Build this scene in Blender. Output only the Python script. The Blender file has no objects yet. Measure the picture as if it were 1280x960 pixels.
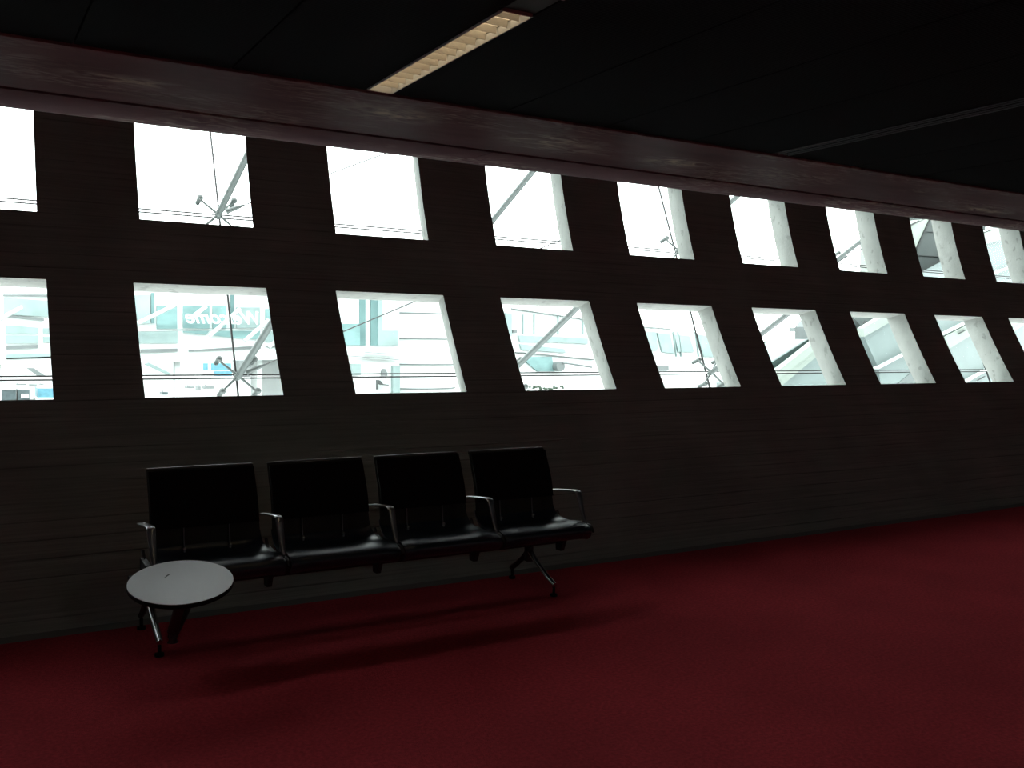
import bpy, bmesh, math, random
from mathutils import Vector, Matrix
random.seed(4)
C = bpy.context.scene
COL = C.collection

# ---------------------------------------------------------------- camera
# world: X along the window wall, Y outwards through it, Z up; floor at z = 0
FPX = 1179.87
RX = Vector((0.85863907, -0.0121608, 0.5124364))
RY = Vector((-0.51244208, -0.04361209, 0.85761361))
RZ = Vector((0.01191916, -0.99897452, -0.04367875))
EYE = 1.55
def c2w(v): return Vector((RX.dot(v), RY.dot(v), RZ.dot(v)))
right = c2w(Vector((1, 0, 0))); down = c2w(Vector((0, 1, 0))); fwd = c2w(Vector((0, 0, 1)))
cam_d = bpy.data.cameras.new('camera'); cam = bpy.data.objects.new('camera', cam_d); COL.objects.link(cam)
m = Matrix((( right.x, -down.x, -fwd.x), (right.y, -down.y, -fwd.y), (right.z, -down.z, -fwd.z))).to_4x4()
cam.matrix_world = Matrix.Translation((0, 0, EYE)) @ m
cam_d.sensor_width = 36; cam_d.lens = FPX / 1280 * 36; cam_d.clip_start = 0.05; cam_d.clip_end = 1000
C.camera = cam

# ---------------------------------------------------------------- light
SKY = 5.2
FILL = 10.0      # each unseen fill lamp added behind the viewpoint, watts
world = bpy.data.worlds.new('overcast_sky'); C.world = world; world.use_nodes = True
bg = world.node_tree.nodes['Background']
bg.inputs[0].default_value = (0.95, 1.0, 1.0, 1); bg.inputs[1].default_value = SKY
C.view_settings.view_transform = 'Standard'; C.view_settings.look = 'None'
C.view_settings.gamma = 1; C.view_settings.exposure = 0.14
C.view_settings.use_curve_mapping = False

# ---------------------------------------------------------------- materials
def mat(name, col, rough=0.6, metal=0.0, spec=0.5, var=0.0, vscale=(8, 8, 8), bump=0.0, bscale=None, emit=None, estr=0, rvar=0.0):
    m = bpy.data.materials.new(name); m.use_nodes = True
    nt = m.node_tree; N = nt.nodes; L = nt.links; b = N['Principled BSDF']
    b.inputs['Base Color'].default_value = (*col, 1); b.inputs['Roughness'].default_value = rough
    b.inputs['Metallic'].default_value = metal; b.inputs['Specular IOR Level'].default_value = spec
    tc = N.new('ShaderNodeTexCoord'); mp = N.new('ShaderNodeMapping'); L.new(tc.outputs['Object'], mp.inputs[0])
    mp.inputs['Scale'].default_value = vscale
    no = N.new('ShaderNodeTexNoise'); no.inputs['Scale'].default_value = 1; no.inputs['Detail'].default_value = 6
    L.new(mp.outputs[0], no.inputs[0])
    if var:
        cr = N.new('ShaderNodeMapRange'); cr.inputs[1].default_value = 0.3; cr.inputs[2].default_value = 0.7
        cr.inputs[3].default_value = 1 - var; cr.inputs[4].default_value = 1 + var
        L.new(no.outputs[0], cr.inputs[0])
        mx = N.new('ShaderNodeVectorMath'); mx.operation = 'SCALE'; mx.inputs[0].default_value = col
        L.new(cr.outputs[0], mx.inputs['Scale']); L.new(mx.outputs[0], b.inputs['Base Color'])
    if rvar:
        rr = N.new('ShaderNodeMapRange'); rr.inputs[3].default_value = rough - rvar; rr.inputs[4].default_value = rough + rvar
        L.new(no.outputs[0], rr.inputs[0]); L.new(rr.outputs[0], b.inputs['Roughness'])
    if bump:
        src = no
        if bscale:
            mp2 = N.new('ShaderNodeMapping'); L.new(tc.outputs['Object'], mp2.inputs[0]); mp2.inputs['Scale'].default_value = bscale
            src = N.new('ShaderNodeTexNoise'); src.inputs['Scale'].default_value = 1; src.inputs['Detail'].default_value = 4; L.new(mp2.outputs[0], src.inputs[0])
        bp = N.new('ShaderNodeBump'); bp.inputs['Strength'].default_value = bump; bp.inputs['Distance'].default_value = 0.01
        L.new(src.outputs[0], bp.inputs['Height']); L.new(bp.outputs[0], b.inputs['Normal'])
    if emit:
        b.inputs['Emission Color'].default_value = (*emit, 1); b.inputs['Emission Strength'].default_value = estr
    return m

def board_concrete():
    m = bpy.data.materials.new('board_marked_concrete'); m.use_nodes = True
    nt = m.node_tree; N = nt.nodes; L = nt.links; b = N['Principled BSDF']
    b.inputs['Roughness'].default_value = 0.85; b.inputs['Specular IOR Level'].default_value = 0.3
    tc = N.new('ShaderNodeTexCoord')
    def noise(scale, detail=5, off=(0, 0, 0)):
        mp = N.new('ShaderNodeMapping'); mp.inputs['Scale'].default_value = scale; mp.inputs['Location'].default_value = off
        L.new(tc.outputs['Object'], mp.inputs[0])
        n = N.new('ShaderNodeTexNoise'); n.inputs['Scale'].default_value = 1; n.inputs['Detail'].default_value = detail
        L.new(mp.outputs[0], n.inputs[0]); return n
    grain = noise((1.2, 6, 75), 6)               # fine horizontal timber grain
    blotch = noise((1.6, 1.6, 1.6), 4)
    wob = noise((0.5, 0.5, 3), 2)
    # plank joints: thin dark lines every 9 cm of height, broken up by noise
    sp = N.new('ShaderNodeSeparateXYZ'); L.new(tc.outputs['Object'], sp.inputs[0])
    a1 = N.new('ShaderNodeMath'); a1.operation = 'MULTIPLY_ADD'; a1.inputs[1].default_value = 11.0
    L.new(sp.outputs['Z'], a1.inputs[0])
    a0 = N.new('ShaderNodeMath'); a0.operation = 'MULTIPLY'; a0.inputs[1].default_value = 0.25; L.new(wob.outputs[0], a0.inputs[0]); L.new(a0.outputs[0], a1.inputs[2])
    fr = N.new('ShaderNodeMath'); fr.operation = 'FRACT'; L.new(a1.outputs[0], fr.inputs[0])
    ln = N.new('ShaderNodeMapRange'); ln.inputs[1].default_value = 0.0; ln.inputs[2].default_value = 0.09; L.new(fr.outputs[0], ln.inputs[0])
    brk = noise((0.7, 0.7, 9), 3, (3, 1, 7))
    bm_ = N.new('ShaderNodeMapRange'); bm_.inputs[1].default_value = 0.45; bm_.inputs[2].default_value = 0.6; L.new(brk.outputs[0], bm_.inputs[0])
    mxl = N.new('ShaderNodeMath'); mxl.operation = 'MAXIMUM'; L.new(ln.outputs[0], mxl.inputs[0]); L.new(bm_.outputs[0], mxl.inputs[1])
    cr = N.new('ShaderNodeValToRGB'); L.new(grain.outputs[0], cr.inputs[0])
    cr.color_ramp.elements[0].position = 0.25; cr.color_ramp.elements[0].color = (0.345, 0.37, 0.325, 1)
    cr.color_ramp.elements[1].position = 0.7; cr.color_ramp.elements[1].color = (0.49, 0.525, 0.465, 1)
    m1 = N.new('ShaderNodeMix'); m1.data_type = 'RGBA'; m1.blend_type = 'MULTIPLY'; m1.inputs[0].default_value = 0.6
    br = N.new('ShaderNodeMapRange'); br.inputs[1].default_value = 0.3; br.inputs[2].default_value = 0.7; br.inputs[3].default_value = 0.7; br.inputs[4].default_value = 1.15
    L.new(blotch.outputs[0], br.inputs[0]); L.new(cr.outputs[0], m1.inputs[6]); L.new(br.outputs[0], m1.inputs[7])
    m2 = N.new('ShaderNodeMix'); m2.data_type = 'RGBA'; m2.blend_type = 'MULTIPLY'; m2.inputs[0].default_value = 0.35
    L.new(m1.outputs[2], m2.inputs[6]); L.new(mxl.outputs[0], m2.inputs[7]); L.new(m2.outputs[2], b.inputs['Base Color'])
    ad = N.new('ShaderNodeMath'); ad.operation = 'ADD'; L.new(grain.outputs[0], ad.inputs[0]); L.new(mxl.outputs[0], ad.inputs[1])
    bp = N.new('ShaderNodeBump'); bp.inputs['Strength'].default_value = 0.6; bp.inputs['Distance'].default_value = 0.006
    L.new(ad.outputs[0], bp.inputs['Height']); L.new(bp.outputs[0], b.inputs['Normal'])
    return m

def jamb_concrete():
    m = mat('pale_cast_concrete', (0.285, 0.30, 0.28), 0.9, var=0.10, vscale=(5, 5, 5), bump=0.4, bscale=(40, 40, 40))
    nt = m.node_tree; N = nt.nodes; L = nt.links; b = N['Principled BSDF']
    tc = N.new('ShaderNodeTexCoord'); vo = N.new('ShaderNodeTexNoise'); vo.inputs['Scale'].default_value = 11; vo.inputs['Detail'].default_value = 2
    L.new(tc.outputs['Object'], vo.inputs[0])
    mr = N.new('ShaderNodeMapRange'); mr.inputs[1].default_value = 0.62; mr.inputs[2].default_value = 0.68; mr.inputs[3].default_value = 1; mr.inputs[4].default_value = 0.74
    L.new(vo.outputs[0], mr.inputs[0])
    old = b.inputs['Base Color'].links[0].from_socket
    mx = N.new('ShaderNodeVectorMath'); mx.operation = 'SCALE'; L.new(old, mx.inputs[0]); L.new(mr.outputs[0], mx.inputs['Scale'])
    L.new(mx.outputs[0], b.inputs['Base Color'])
    return m

def soffit_mat():
    m = bpy.data.materials.new('purple_brown_metal_scuff_and_sheen'); m.use_nodes = True
    nt = m.node_tree; N = nt.nodes; L = nt.links; b = N['Principled BSDF']
    tc = N.new('ShaderNodeTexCoord')
    def noise(scale, detail=6, dist=0):
        mp = N.new('ShaderNodeMapping'); mp.inputs['Scale'].default_value = scale; L.new(tc.outputs['Object'], mp.inputs[0])
        n = N.new('ShaderNodeTexNoise'); n.inputs['Scale'].default_value = 1; n.inputs['Detail'].default_value = detail; n.inputs['Distortion'].default_value = dist
        L.new(mp.outputs[0], n.inputs[0]); return n
    big = noise((0.9, 2.2, 1), 3); fine = noise((7, 24, 8), 8, 1.2); base = noise((1.5, 5, 2), 5)
    r1 = N.new('ShaderNodeMapRange'); r1.inputs[1].default_value = 0.46; r1.inputs[2].default_value = 0.60; L.new(big.outputs[0], r1.inputs[0])
    r2 = N.new('ShaderNodeMapRange'); r2.inputs[1].default_value = 0.46; r2.inputs[2].default_value = 0.66; L.new(fine.outputs[0], r2.inputs[0])
    mu = N.new('ShaderNodeMath'); mu.operation = 'MULTIPLY'; L.new(r1.outputs[0], mu.inputs[0]); L.new(r2.outputs[0], mu.inputs[1])
    # pale patches painting blurred window reflections on the underside, partly rubbed wear
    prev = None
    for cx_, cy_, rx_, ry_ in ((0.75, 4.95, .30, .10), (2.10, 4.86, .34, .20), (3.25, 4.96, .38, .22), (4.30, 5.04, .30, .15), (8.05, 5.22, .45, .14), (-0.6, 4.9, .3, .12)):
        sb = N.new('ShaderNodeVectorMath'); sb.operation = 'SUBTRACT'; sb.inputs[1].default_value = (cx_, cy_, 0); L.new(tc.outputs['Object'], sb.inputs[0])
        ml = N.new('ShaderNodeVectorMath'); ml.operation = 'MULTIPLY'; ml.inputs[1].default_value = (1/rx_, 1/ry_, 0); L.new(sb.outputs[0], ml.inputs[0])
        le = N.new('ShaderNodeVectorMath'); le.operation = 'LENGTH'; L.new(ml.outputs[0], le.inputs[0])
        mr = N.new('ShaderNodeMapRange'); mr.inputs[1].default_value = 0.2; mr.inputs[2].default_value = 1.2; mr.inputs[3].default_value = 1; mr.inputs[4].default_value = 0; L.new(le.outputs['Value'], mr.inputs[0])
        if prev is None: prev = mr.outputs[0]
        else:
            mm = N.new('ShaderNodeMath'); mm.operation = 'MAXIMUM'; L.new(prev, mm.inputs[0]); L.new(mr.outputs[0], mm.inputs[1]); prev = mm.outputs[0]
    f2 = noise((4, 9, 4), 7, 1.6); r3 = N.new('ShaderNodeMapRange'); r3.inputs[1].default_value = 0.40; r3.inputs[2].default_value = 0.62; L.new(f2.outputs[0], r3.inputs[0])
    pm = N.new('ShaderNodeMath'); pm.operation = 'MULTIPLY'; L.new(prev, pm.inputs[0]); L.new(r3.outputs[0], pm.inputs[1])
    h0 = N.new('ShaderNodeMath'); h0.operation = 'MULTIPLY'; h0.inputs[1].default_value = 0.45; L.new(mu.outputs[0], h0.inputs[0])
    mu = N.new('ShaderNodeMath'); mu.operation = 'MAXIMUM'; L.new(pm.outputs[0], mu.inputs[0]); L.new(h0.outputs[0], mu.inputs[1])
    cr = N.new('ShaderNodeValToRGB'); L.new(base.outputs[0], cr.inputs[0])
    cr.color_ramp.elements[0].position = 0.3; cr.color_ramp.elements[0].color = (0.20, 0.122, 0.138, 1)
    cr.color_ramp.elements[1].position = 0.75; cr.color_ramp.elements[1].color = (0.31, 0.20, 0.215, 1)
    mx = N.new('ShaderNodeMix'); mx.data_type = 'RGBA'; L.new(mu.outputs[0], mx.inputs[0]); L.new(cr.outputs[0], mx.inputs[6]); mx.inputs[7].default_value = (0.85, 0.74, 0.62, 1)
    L.new(mx.outputs[2], b.inputs['Base Color'])
    rr = N.new('ShaderNodeMapRange'); rr.inputs[3].default_value = 0.42; rr.inputs[4].default_value = 0.6; L.new(base.outputs[0], rr.inputs[0]); L.new(rr.outputs[0], b.inputs['Roughness'])
    b.inputs['Specular IOR Level'].default_value = 0.012
    bp = N.new('ShaderNodeBump'); bp.inputs['Strength'].default_value = 0.25; bp.inputs['Distance'].default_value = 0.01
    L.new(base.outputs[0], bp.inputs['Height']); L.new(bp.outputs[0], b.inputs['Normal'])
    return m

def ceiling_mat():
    # fine ribs running along the wall direction
    m = mat('ribbed_black_metal', (0.013, 0.0125, 0.0145), 0.9, 0.0, 0.05)
    nt = m.node_tree; N = nt.nodes; L = nt.links; b = N['Principled BSDF']
    tc = N.new('ShaderNodeTexCoord'); wv = N.new('ShaderNodeTexWave'); wv.bands_direction = 'Y'; wv.inputs['Scale'].default_value = 22
    L.new(tc.outputs['Object'], wv.inputs[0])
    bp = N.new('ShaderNodeBump'); bp.inputs['Strength'].default_value = 0.5; bp.inputs['Distance'].default_value = 0.004
    L.new(wv.outputs[1], bp.inputs['Height']); L.new(bp.outputs[0], b.inputs['Normal'])
    return m

def carpet_mat():
    m = mat('red_carpet', (0.50, 0.042, 0.058), 1.0, 0, 0.1, var=0.22, vscale=(60, 60, 60), bump=0.8, bscale=(160, 160, 160))
    nt = m.node_tree; N = nt.nodes; L = nt.links; b = N['Principled BSDF']
    tc = N.new('ShaderNodeTexCoord'); no = N.new('ShaderNodeTexNoise'); no.inputs['Scale'].default_value = 1.3; no.inputs['Detail'].default_value = 3
    L.new(tc.outputs['Object'], no.inputs[0])
    mr = N.new('ShaderNodeMapRange'); mr.inputs[1].default_value = 0.3; mr.inputs[2].default_value = 0.7; mr.inputs[3].default_value = 0.88; mr.inputs[4].default_value = 1.12
    L.new(no.outputs[0], mr.inputs[0]); old = b.inputs['Base Color'].links[0].from_socket
    mx = N.new('ShaderNodeVectorMath'); mx.operation = 'SCALE'; L.new(old, mx.inputs[0]); L.new(mr.outputs[0], mx.inputs['Scale']); L.new(mx.outputs[0], b.inputs['Base Color'])
    return m

def glass_mat():
    m = bpy.data.materials.new('clear_glass'); m.use_nodes = True
    nt = m.node_tree; N = nt.nodes; L = nt.links; N.remove(N['Principled BSDF'])
    out = N['Material Output']; tr = N.new('ShaderNodeBsdfTransparent'); tr.inputs[0].default_value = (0.95, 0.985, 0.975, 1)
    gl = N.new('ShaderNodeBsdfGlossy'); gl.inputs['Roughness'].default_value = 0.3
    fr = N.new('ShaderNodeFresnel'); fr.inputs[0].default_value = 1.05
    mx = N.new('ShaderNodeMixShader')
    ge = N.new('ShaderNodeNewGeometry'); iv = N.new('ShaderNodeMath'); iv.operation = 'SUBTRACT'; iv.inputs[0].default_value = 1; L.new(ge.outputs['Backfacing'], iv.inputs[1])
    mu = N.new('ShaderNodeMath'); mu.operation = 'MULTIPLY'; L.new(fr.outputs[0], mu.inputs[0]); L.new(iv.outputs[0], mu.inputs[1]); L.new(mu.outputs[0], mx.inputs[0]); L.new(tr.outputs[0], mx.inputs[1]); L.new(gl.outputs[0], mx.inputs[2]); L.new(mx.outputs[0], out.inputs[0])
    return m

M = dict(
    wall=board_concrete(), jamb=jamb_concrete(), soffit=soffit_mat(), ceil=ceiling_mat(), carpet=carpet_mat(), glass=glass_mat(),
    dark=mat('matt_black_gap', (0.012, 0.011, 0.012), 0.9, 0, 0.1),
    plaster=mat('dark_grey_plaster', (0.10, 0.095, 0.09), 0.9, 0, 0.2, var=0.1),
    base=mat('dark_skirting_strip', (0.22, 0.23, 0.21), 0.5, 0, 0.4),
    leather=mat('black_leather', (0.022, 0.036, 0.055), 0.33, 0, 0.6, var=0.1, vscale=(20, 20, 20), bump=0.08, bscale=(120, 120, 120), rvar=0.06),
    fabric=mat('black_back_fabric', (0.010, 0.010, 0.011), 0.75, 0, 0.2, bump=0.2, bscale=(300, 300, 300)),
    shell=mat('dark_back_shell', (0.045, 0.042, 0.035), 0.55, 0, 0.3),
    alu=mat('polished_aluminium', (0.66, 0.66, 0.68), 0.30, 1.0, var=0.05, vscale=(30, 30, 30), rvar=0.05),
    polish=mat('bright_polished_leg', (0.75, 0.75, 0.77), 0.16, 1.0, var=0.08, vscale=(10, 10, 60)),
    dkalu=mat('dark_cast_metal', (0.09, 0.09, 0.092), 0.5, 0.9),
    castalu=mat('dull_cast_aluminium', (0.30, 0.30, 0.31), 0.42, 1.0, rvar=0.08),
    beam=mat('dark_painted_steel', (0.05, 0.04, 0.038), 0.5, 0, 0.4),
    rubber=mat('black_rubber', (0.02, 0.02, 0.02), 0.8, 0, 0.2),
    laminate=mat('pale_grey_laminate', (0.70, 0.82, 0.92), 0.26, 0, 0.5, var=0.05, vscale=(60, 60, 60)),
    edge=mat('pale_edge_line', (0.75, 0.78, 0.80), 0.4),
    stain=mat('dark_mark', (0.10, 0.11, 0.12), 0.7),
    louvre=mat('anodised_louvre', (0.70, 0.66, 0.58), 0.4, 0.3, var=0.12, vscale=(3, 9, 9)),
    lampframe=mat('pale_lamp_frame', (0.62, 0.62, 0.60), 0.4),
    tube=mat('dim_warm_tube', (0.9, 0.8, 0.6), 0.5, emit=(1.0, 0.84, 0.60), estr=3.0),
    slot=mat('slot_diffuser_metal', (0.13, 0.133, 0.145), 0.5, 0.2),
    steel=mat('galvanised_steel', (0.12, 0.14, 0.135), 0.45, 0.3, var=0.1, vscale=(20, 20, 20)),
    darksteel=mat('dark_steel', (0.09, 0.095, 0.095), 0.5, 0.5),
    seal=mat('black_silicone_seal', (0.012, 0.013, 0.013), 0.6),
    white=mat('white_cladding', (0.66, 0.69, 0.68), 0.6, var=0.03, vscale=(1, 1, 1)),
    teal=mat('teal_glazing', (0.19, 0.3, 0.3), 0.5, 0, 0.2, var=0.30, vscale=(1.2, 1.2, 2.5)),
    dteal=mat('deep_teal_glazing', (0.115, 0.19, 0.19), 0.5, 0, 0.2, var=0.25, vscale=(1.5, 1.5, 1.5)),
    pteal=mat('pale_teal_glazing', (0.26, 0.33, 0.325), 0.5, 0, 0.2, var=0.18, vscale=(1.5, 1.5, 1.5)),
    grey=mat('grey_cladding', (0.15, 0.165, 0.165), 0.6, var=0.1, vscale=(3, 3, 3)),
    blue=mat('light_blue_panel', (0.075, 0.21, 0.27), 0.5, var=0.15, vscale=(3, 3, 3)),
    vehicle=mat('dark_grey_vehicle_paint', (0.05, 0.07, 0.075), 0.4, var=0.2, vscale=(3, 3, 3)),
    cream=mat('cream_cladding', (0.3, 0.33, 0.3), 0.6, var=0.05, vscale=(2, 2, 2)),
    pale=mat('pale_blue_grey_cladding', (0.19, 0.225, 0.225), 0.6, var=0.08, vscale=(1.5, 1.5, 1.5)),
    charcoal=mat('charcoal_cladding', (0.05, 0.06, 0.058), 0.6, var=0.1, vscale=(2, 2, 2)),
    greenband=mat('dark_green_grey_band', (0.045, 0.07, 0.067), 0.5, var=0.1, vscale=(2, 2, 2)),
    shrub=mat('dark_foliage', (0.05, 0.07, 0.05), 0.9, var=0.3, vscale=(20, 20, 20)),
    dark_ground=mat('bounce_cut_ground', (0.06, 0.062, 0.06), 0.9, var=0.1, vscale=(1, 1, 1)),
    apron=mat('pale_concrete_apron', (0.27, 0.275, 0.27), 0.9, var=0.06, vscale=(0.3, 0.3, 0.3)),
)

# ---------------------------------------------------------------- mesh helpers
def box(bm, x0, x1, y0, y1, z0, z1):
    vs = [bm.verts.new(p) for p in ((x0,y0,z0),(x1,y0,z0),(x1,y1,z0),(x0,y1,z0),(x0,y0,z1),(x1,y0,z1),(x1,y1,z1),(x0,y1,z1))]
    for f in ((3,2,1,0),(4,5,6,7),(0,1,5,4),(1,2,6,5),(2,3,7,6),(3,0,4,7)): bm.faces.new([vs[i] for i in f])
    return vs
def prism(bm, pts_a, pts_b):
    """closed prism between two equal rings of points"""
    a = [bm.verts.new(p) for p in pts_a]; b = [bm.verts.new(p) for p in pts_b]; n = len(a)
    bm.faces.new(a[::-1]); bm.faces.new(b)
    for i in range(n): bm.faces.new((a[i], a[(i+1) % n], b[(i+1) % n], b[i]))
def loft(bm, rings, close=True, caps=True):
    R = [[bm.verts.new(p) for p in r] for r in rings]; n = len(R[0])
    for k in range(len(R)-1):
        for i in range(n if close else n-1):
            bm.faces.new((R[k][i], R[k][(i+1) % n], R[k+1][(i+1) % n], R[k+1][i]))
    if caps: bm.faces.new(R[0][::-1]); bm.faces.new(R[-1])
def frame_of(d):
    d = d.normalized(); up = Vector((0, 0, 1)) if abs(d.z) < 0.95 else Vector((1, 0, 0))
    s = d.cross(up).normalized(); return s, s.cross(d).normalized()
def tube(bm, pts, r, n=12, r2=None):
    pts = [Vector(p) for p in pts]; rings = []
    for i, p in enumerate(pts):
        d = (pts[min(i+1, len(pts)-1)] - pts[max(i-1, 0)])
        s, u = frame_of(d); rr = r if r2 is None else r + (r2 - r) * i / (len(pts) - 1)
        rings.append([p + s*math.cos(2*math.pi*k/n)*rr + u*math.sin(2*math.pi*k/n)*rr for k in range(n)])
    loft(bm, rings)
def strap(bm, pts, wx, t, rnd=0.25):
    """flat strap in the YZ plane through pts, width wx along X, thickness t; lightly rounded section"""
    pts = [Vector(p) for p in pts]; rings = []
    for i, p in enumerate(pts):
        d = (pts[min(i+1, len(pts)-1)] - pts[max(i-1, 0)]).normalized()
        s = Vector((1, 0, 0)); u = s.cross(d).normalized()
        w = wx[i] if isinstance(wx, (list, tuple)) else wx
        h = t; e = min(w, h)*rnd
        sec = [(-w/2+e, -h/2), (w/2-e, -h/2), (w/2, -h/2+e), (w/2, h/2-e), (w/2-e, h/2), (-w/2+e, h/2), (-w/2, h/2-e), (-w/2, -h/2+e)]
        rings.append([p + s*a + u*b for a, b in sec])
    loft(bm, rings)
def smooth_pts(pts, k=6):
    """Catmull-Rom through points"""
    P = [Vector(p) for p in pts]; P = [P[0]*2-P[1]] + P + [P[-1]*2-P[-2]]; out = []
    for i in range(1, len(P)-2):
        for j in range(k):
            t = j/k; a, b, c, d = P[i-1:i+3]
            out.append(0.5*((2*b)+(c-a)*t+(2*a-5*b+4*c-d)*t*t+(3*b-a-3*c+d)*t**3))
    out.append(P[-2]); return out
def sphere(bm, c, r, sc=(1, 1, 1), u=12, v=8):
    mt = Matrix.Translation(c) @ Matrix.Diagonal((r*sc[0], r*sc[1], r*sc[2], 1))
    bmesh.ops.create_uvsphere(bm, u_segments=u, v_segments=v, radius=1, matrix=mt)
def obj(name, bm, material, parent=None, smooth=False, bevel=0, origin=None):
    bmesh.ops.recalc_face_normals(bm, faces=bm.faces)
    me = bpy.data.meshes.new(name)
    if origin is not None: bmesh.ops.translate(bm, verts=bm.verts, vec=-Vector(origin))
    bm.to_mesh(me); bm.free()
    for mm in (material if isinstance(material, (list, tuple)) else [material]): me.materials.append(mm)
    if smooth:
        me.polygons.foreach_set('use_smooth', [True]*len(me.polygons))
        me.set_sharp_from_angle(angle=math.radians(50))
    o = bpy.data.objects.new(name, me); COL.objects.link(o)
    if origin is not None: o.location = origin
    if parent: o.parent = parent
    if bevel:
        b = o.modifiers.new('bevel', 'BEVEL'); b.width = bevel; b.segments = 2; b.limit_method = 'ANGLE'
    return o
def nb(): return bmesh.new()
def thing(name, label, cat, loc=(0, 0, 0), group=None):
    o = bpy.data.objects.new(name, None); COL.objects.link(o); o.location = loc
    o['label'] = label; o['category'] = cat
    if group: o['group'] = group
    return o
def tag(o, label, cat, group=None):
    o['label'] = label; o['category'] = cat
    if group: o['group'] = group
    return o
def struct(o): o['kind'] = 'structure'; return o

# ---------------------------------------------------------------- window wall profile
S = 6.2
HZ = EYE
KZ = [0.0, HZ-0.0594*S, HZ+0.0586*S, HZ+0.1298*S, HZ+0.245*S, 4.3]
KY = [5.358, S*1.0, S*1.0655, S*1.098, S*1.133, S*1.165]
def hermite(zs, ys):
    n = len(zs); d = [(ys[i+1]-ys[i])/(zs[i+1]-zs[i]) for i in range(n-1)]
    t = [d[0]*1.08] + [(d[i-1]+d[i])/2 for i in range(1, n-1)] + [d[-1]*0.8]
    def f(z):
        i = 0
        while i < n-2 and z > zs[i+1]: i += 1
        h = zs[i+1]-zs[i]; s = (z-zs[i])/h
        return (ys[i]*(2*s**3-3*s**2+1) + h*t[i]*(s**3-2*s**2+s) + ys[i+1]*(-2*s**3+3*s**2) + h*t[i+1]*(s**3-s**2))
    return f
WY = hermite(KZ, KY)
TH = 0.33
def WO(z): return WY(z) + TH
X0, X1 = -9.0, 19.0
NS = range(-6, 14)
low = [(S*(0.169+0.2242*n), S*(0.3102+0.2242*n)) for n in NS]
upp = [(S*(0.181+0.2242*n), S*(0.3047+0.2242*n)) for n in NS]
low = [w for w in low if w[0] > X0+.3 and w[1] < X1-.3]; upp = [w for w in upp if w[0] > X0+.3 and w[1] < X1-.3]

bm = nb()
def V(x, y, z): return bm.verts.new((x, y, z))
def quad(a, b, c, d, mi=0):
    f = bm.faces.new([V(*a), V(*b), V(*c), V(*d)]); f.material_index = mi; return f
def strip(xa, xb, za, zb, n, outer=False, mi=0):
    F = WO if outer else WY
    for i in range(n):
        z0 = za+(zb-za)*i/n; z1 = za+(zb-za)*(i+1)/n
        quad((xa, F(z0), z0), (xb, F(z0), z0), (xb, F(z1), z1), (xa, F(z1), z1), mi)
SPL = 0.114   # splay of jamb over the wall thickness
def open_band(wins, zb, zt, n=8):
    ozb, ozt = zb-0.13, zt-0.043
    edges = [X0] + [v for w in wins for v in w] + [X1]
    for i in range(0, len(edges), 2): strip(edges[i], edges[i+1], zb, zt, n)
    oe = [X0] + [v for w in wins for v in (w[0]-SPL, w[1]+SPL)] + [X1]
    for i in range(0, len(oe), 2): strip(oe[i], oe[i+1], ozb, ozt, n, True, 1)
    for xl, xr in wins:
        for i in range(n):
            a0, a1 = zb+(zt-zb)*i/n, zb+(zt-zb)*(i+1)/n; o0, o1 = ozb+(ozt-ozb)*i/n, ozb+(ozt-ozb)*(i+1)/n
            quad((xl, WY(a0), a0), (xl, WY(a1), a1), (xl-SPL, WO(o1), o1), (xl-SPL, WO(o0), o0), 1)
            quad((xr, WY(a0), a0), (xr+SPL, WO(o0), o0), (xr+SPL, WO(o1), o1), (xr, WY(a1), a1), 1)
        quad((xl, WY(zb), zb), (xr, WY(zb), zb), (xr+SPL, WO(ozb), ozb), (xl-SPL, WO(ozb), ozb), 1)
        quad((xl, WY(zt), zt), (xr, WY(zt), zt), (xr+SPL, WO(ozt), ozt), (xl-SPL, WO(ozt), ozt), 1)
    return ozb, ozt
lz = (KZ[1], KZ[2]); uz = (KZ[3], HZ+1.66); TOP = 4.2
l_o = open_band(low, *lz); u_o = open_band(upp, *uz)
strip(X0, X1, 0, lz[0], 12); strip(X0, X1, lz[1], uz[0], 6); strip(X0, X1, uz[1], TOP, 8)
strip(X0, X1, -1.6, l_o[0], 14, True, 1); strip(X0, X1, l_o[1], u_o[0], 6, True, 1); strip(X0, X1, u_o[1], TOP, 8, True, 1)
quad((X0, WY(TOP), TOP), (X1, WY(TOP), TOP), (X1, WO(TOP), TOP), (X0, WO(TOP), TOP))
bmesh.ops.remove_doubles(bm, verts=bm.verts, dist=0.0005)
wall = struct(obj('wall_front', bm, [M['wall'], M['jamb']]))

# ---------------------------------------------------------------- room shell
YB = -8.0
bm = nb(); box(bm, X0, X1, YB, 5.36, -0.3, 0.0); struct(obj('floor', bm, M['carpet']))
bm = nb()   # rooms' dark skirting at the foot of the concrete
prism(bm, [(X0, 5.345, 0.0), (X0, 5.36, 0.0), (X0, WY(.025)+.002, .025), (X0, WY(.025)-.008, .025)], [(X1, 5.345, 0.0), (X1, 5.36, 0.0), (X1, WY(.025)+.002, .025), (X1, WY(.025)-.008, .025)])
struct(obj('baseboard_front', bm, M['base']))
bm = nb(); box(bm, X0-.2, X0, YB-.2, 8.2, -1.6, TOP+.2); struct(obj('wall_left', bm, M['plaster']))
bm = nb(); box(bm, X1, X1+.2, YB-.2, 8.2, -1.6, TOP+.2); struct(obj('wall_right', bm, M['plaster']))
bm = nb(); box(bm, X0, X1, YB-.2, YB, -.3, 3.2); struct(obj('wall_back', bm, M['plaster']))
bm = nb(); box(bm, X0-.2, X1+.2, 4.47, 7.55, TOP, TOP+.2); struct(obj('trim_5', bm, M['plaster']))

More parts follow.
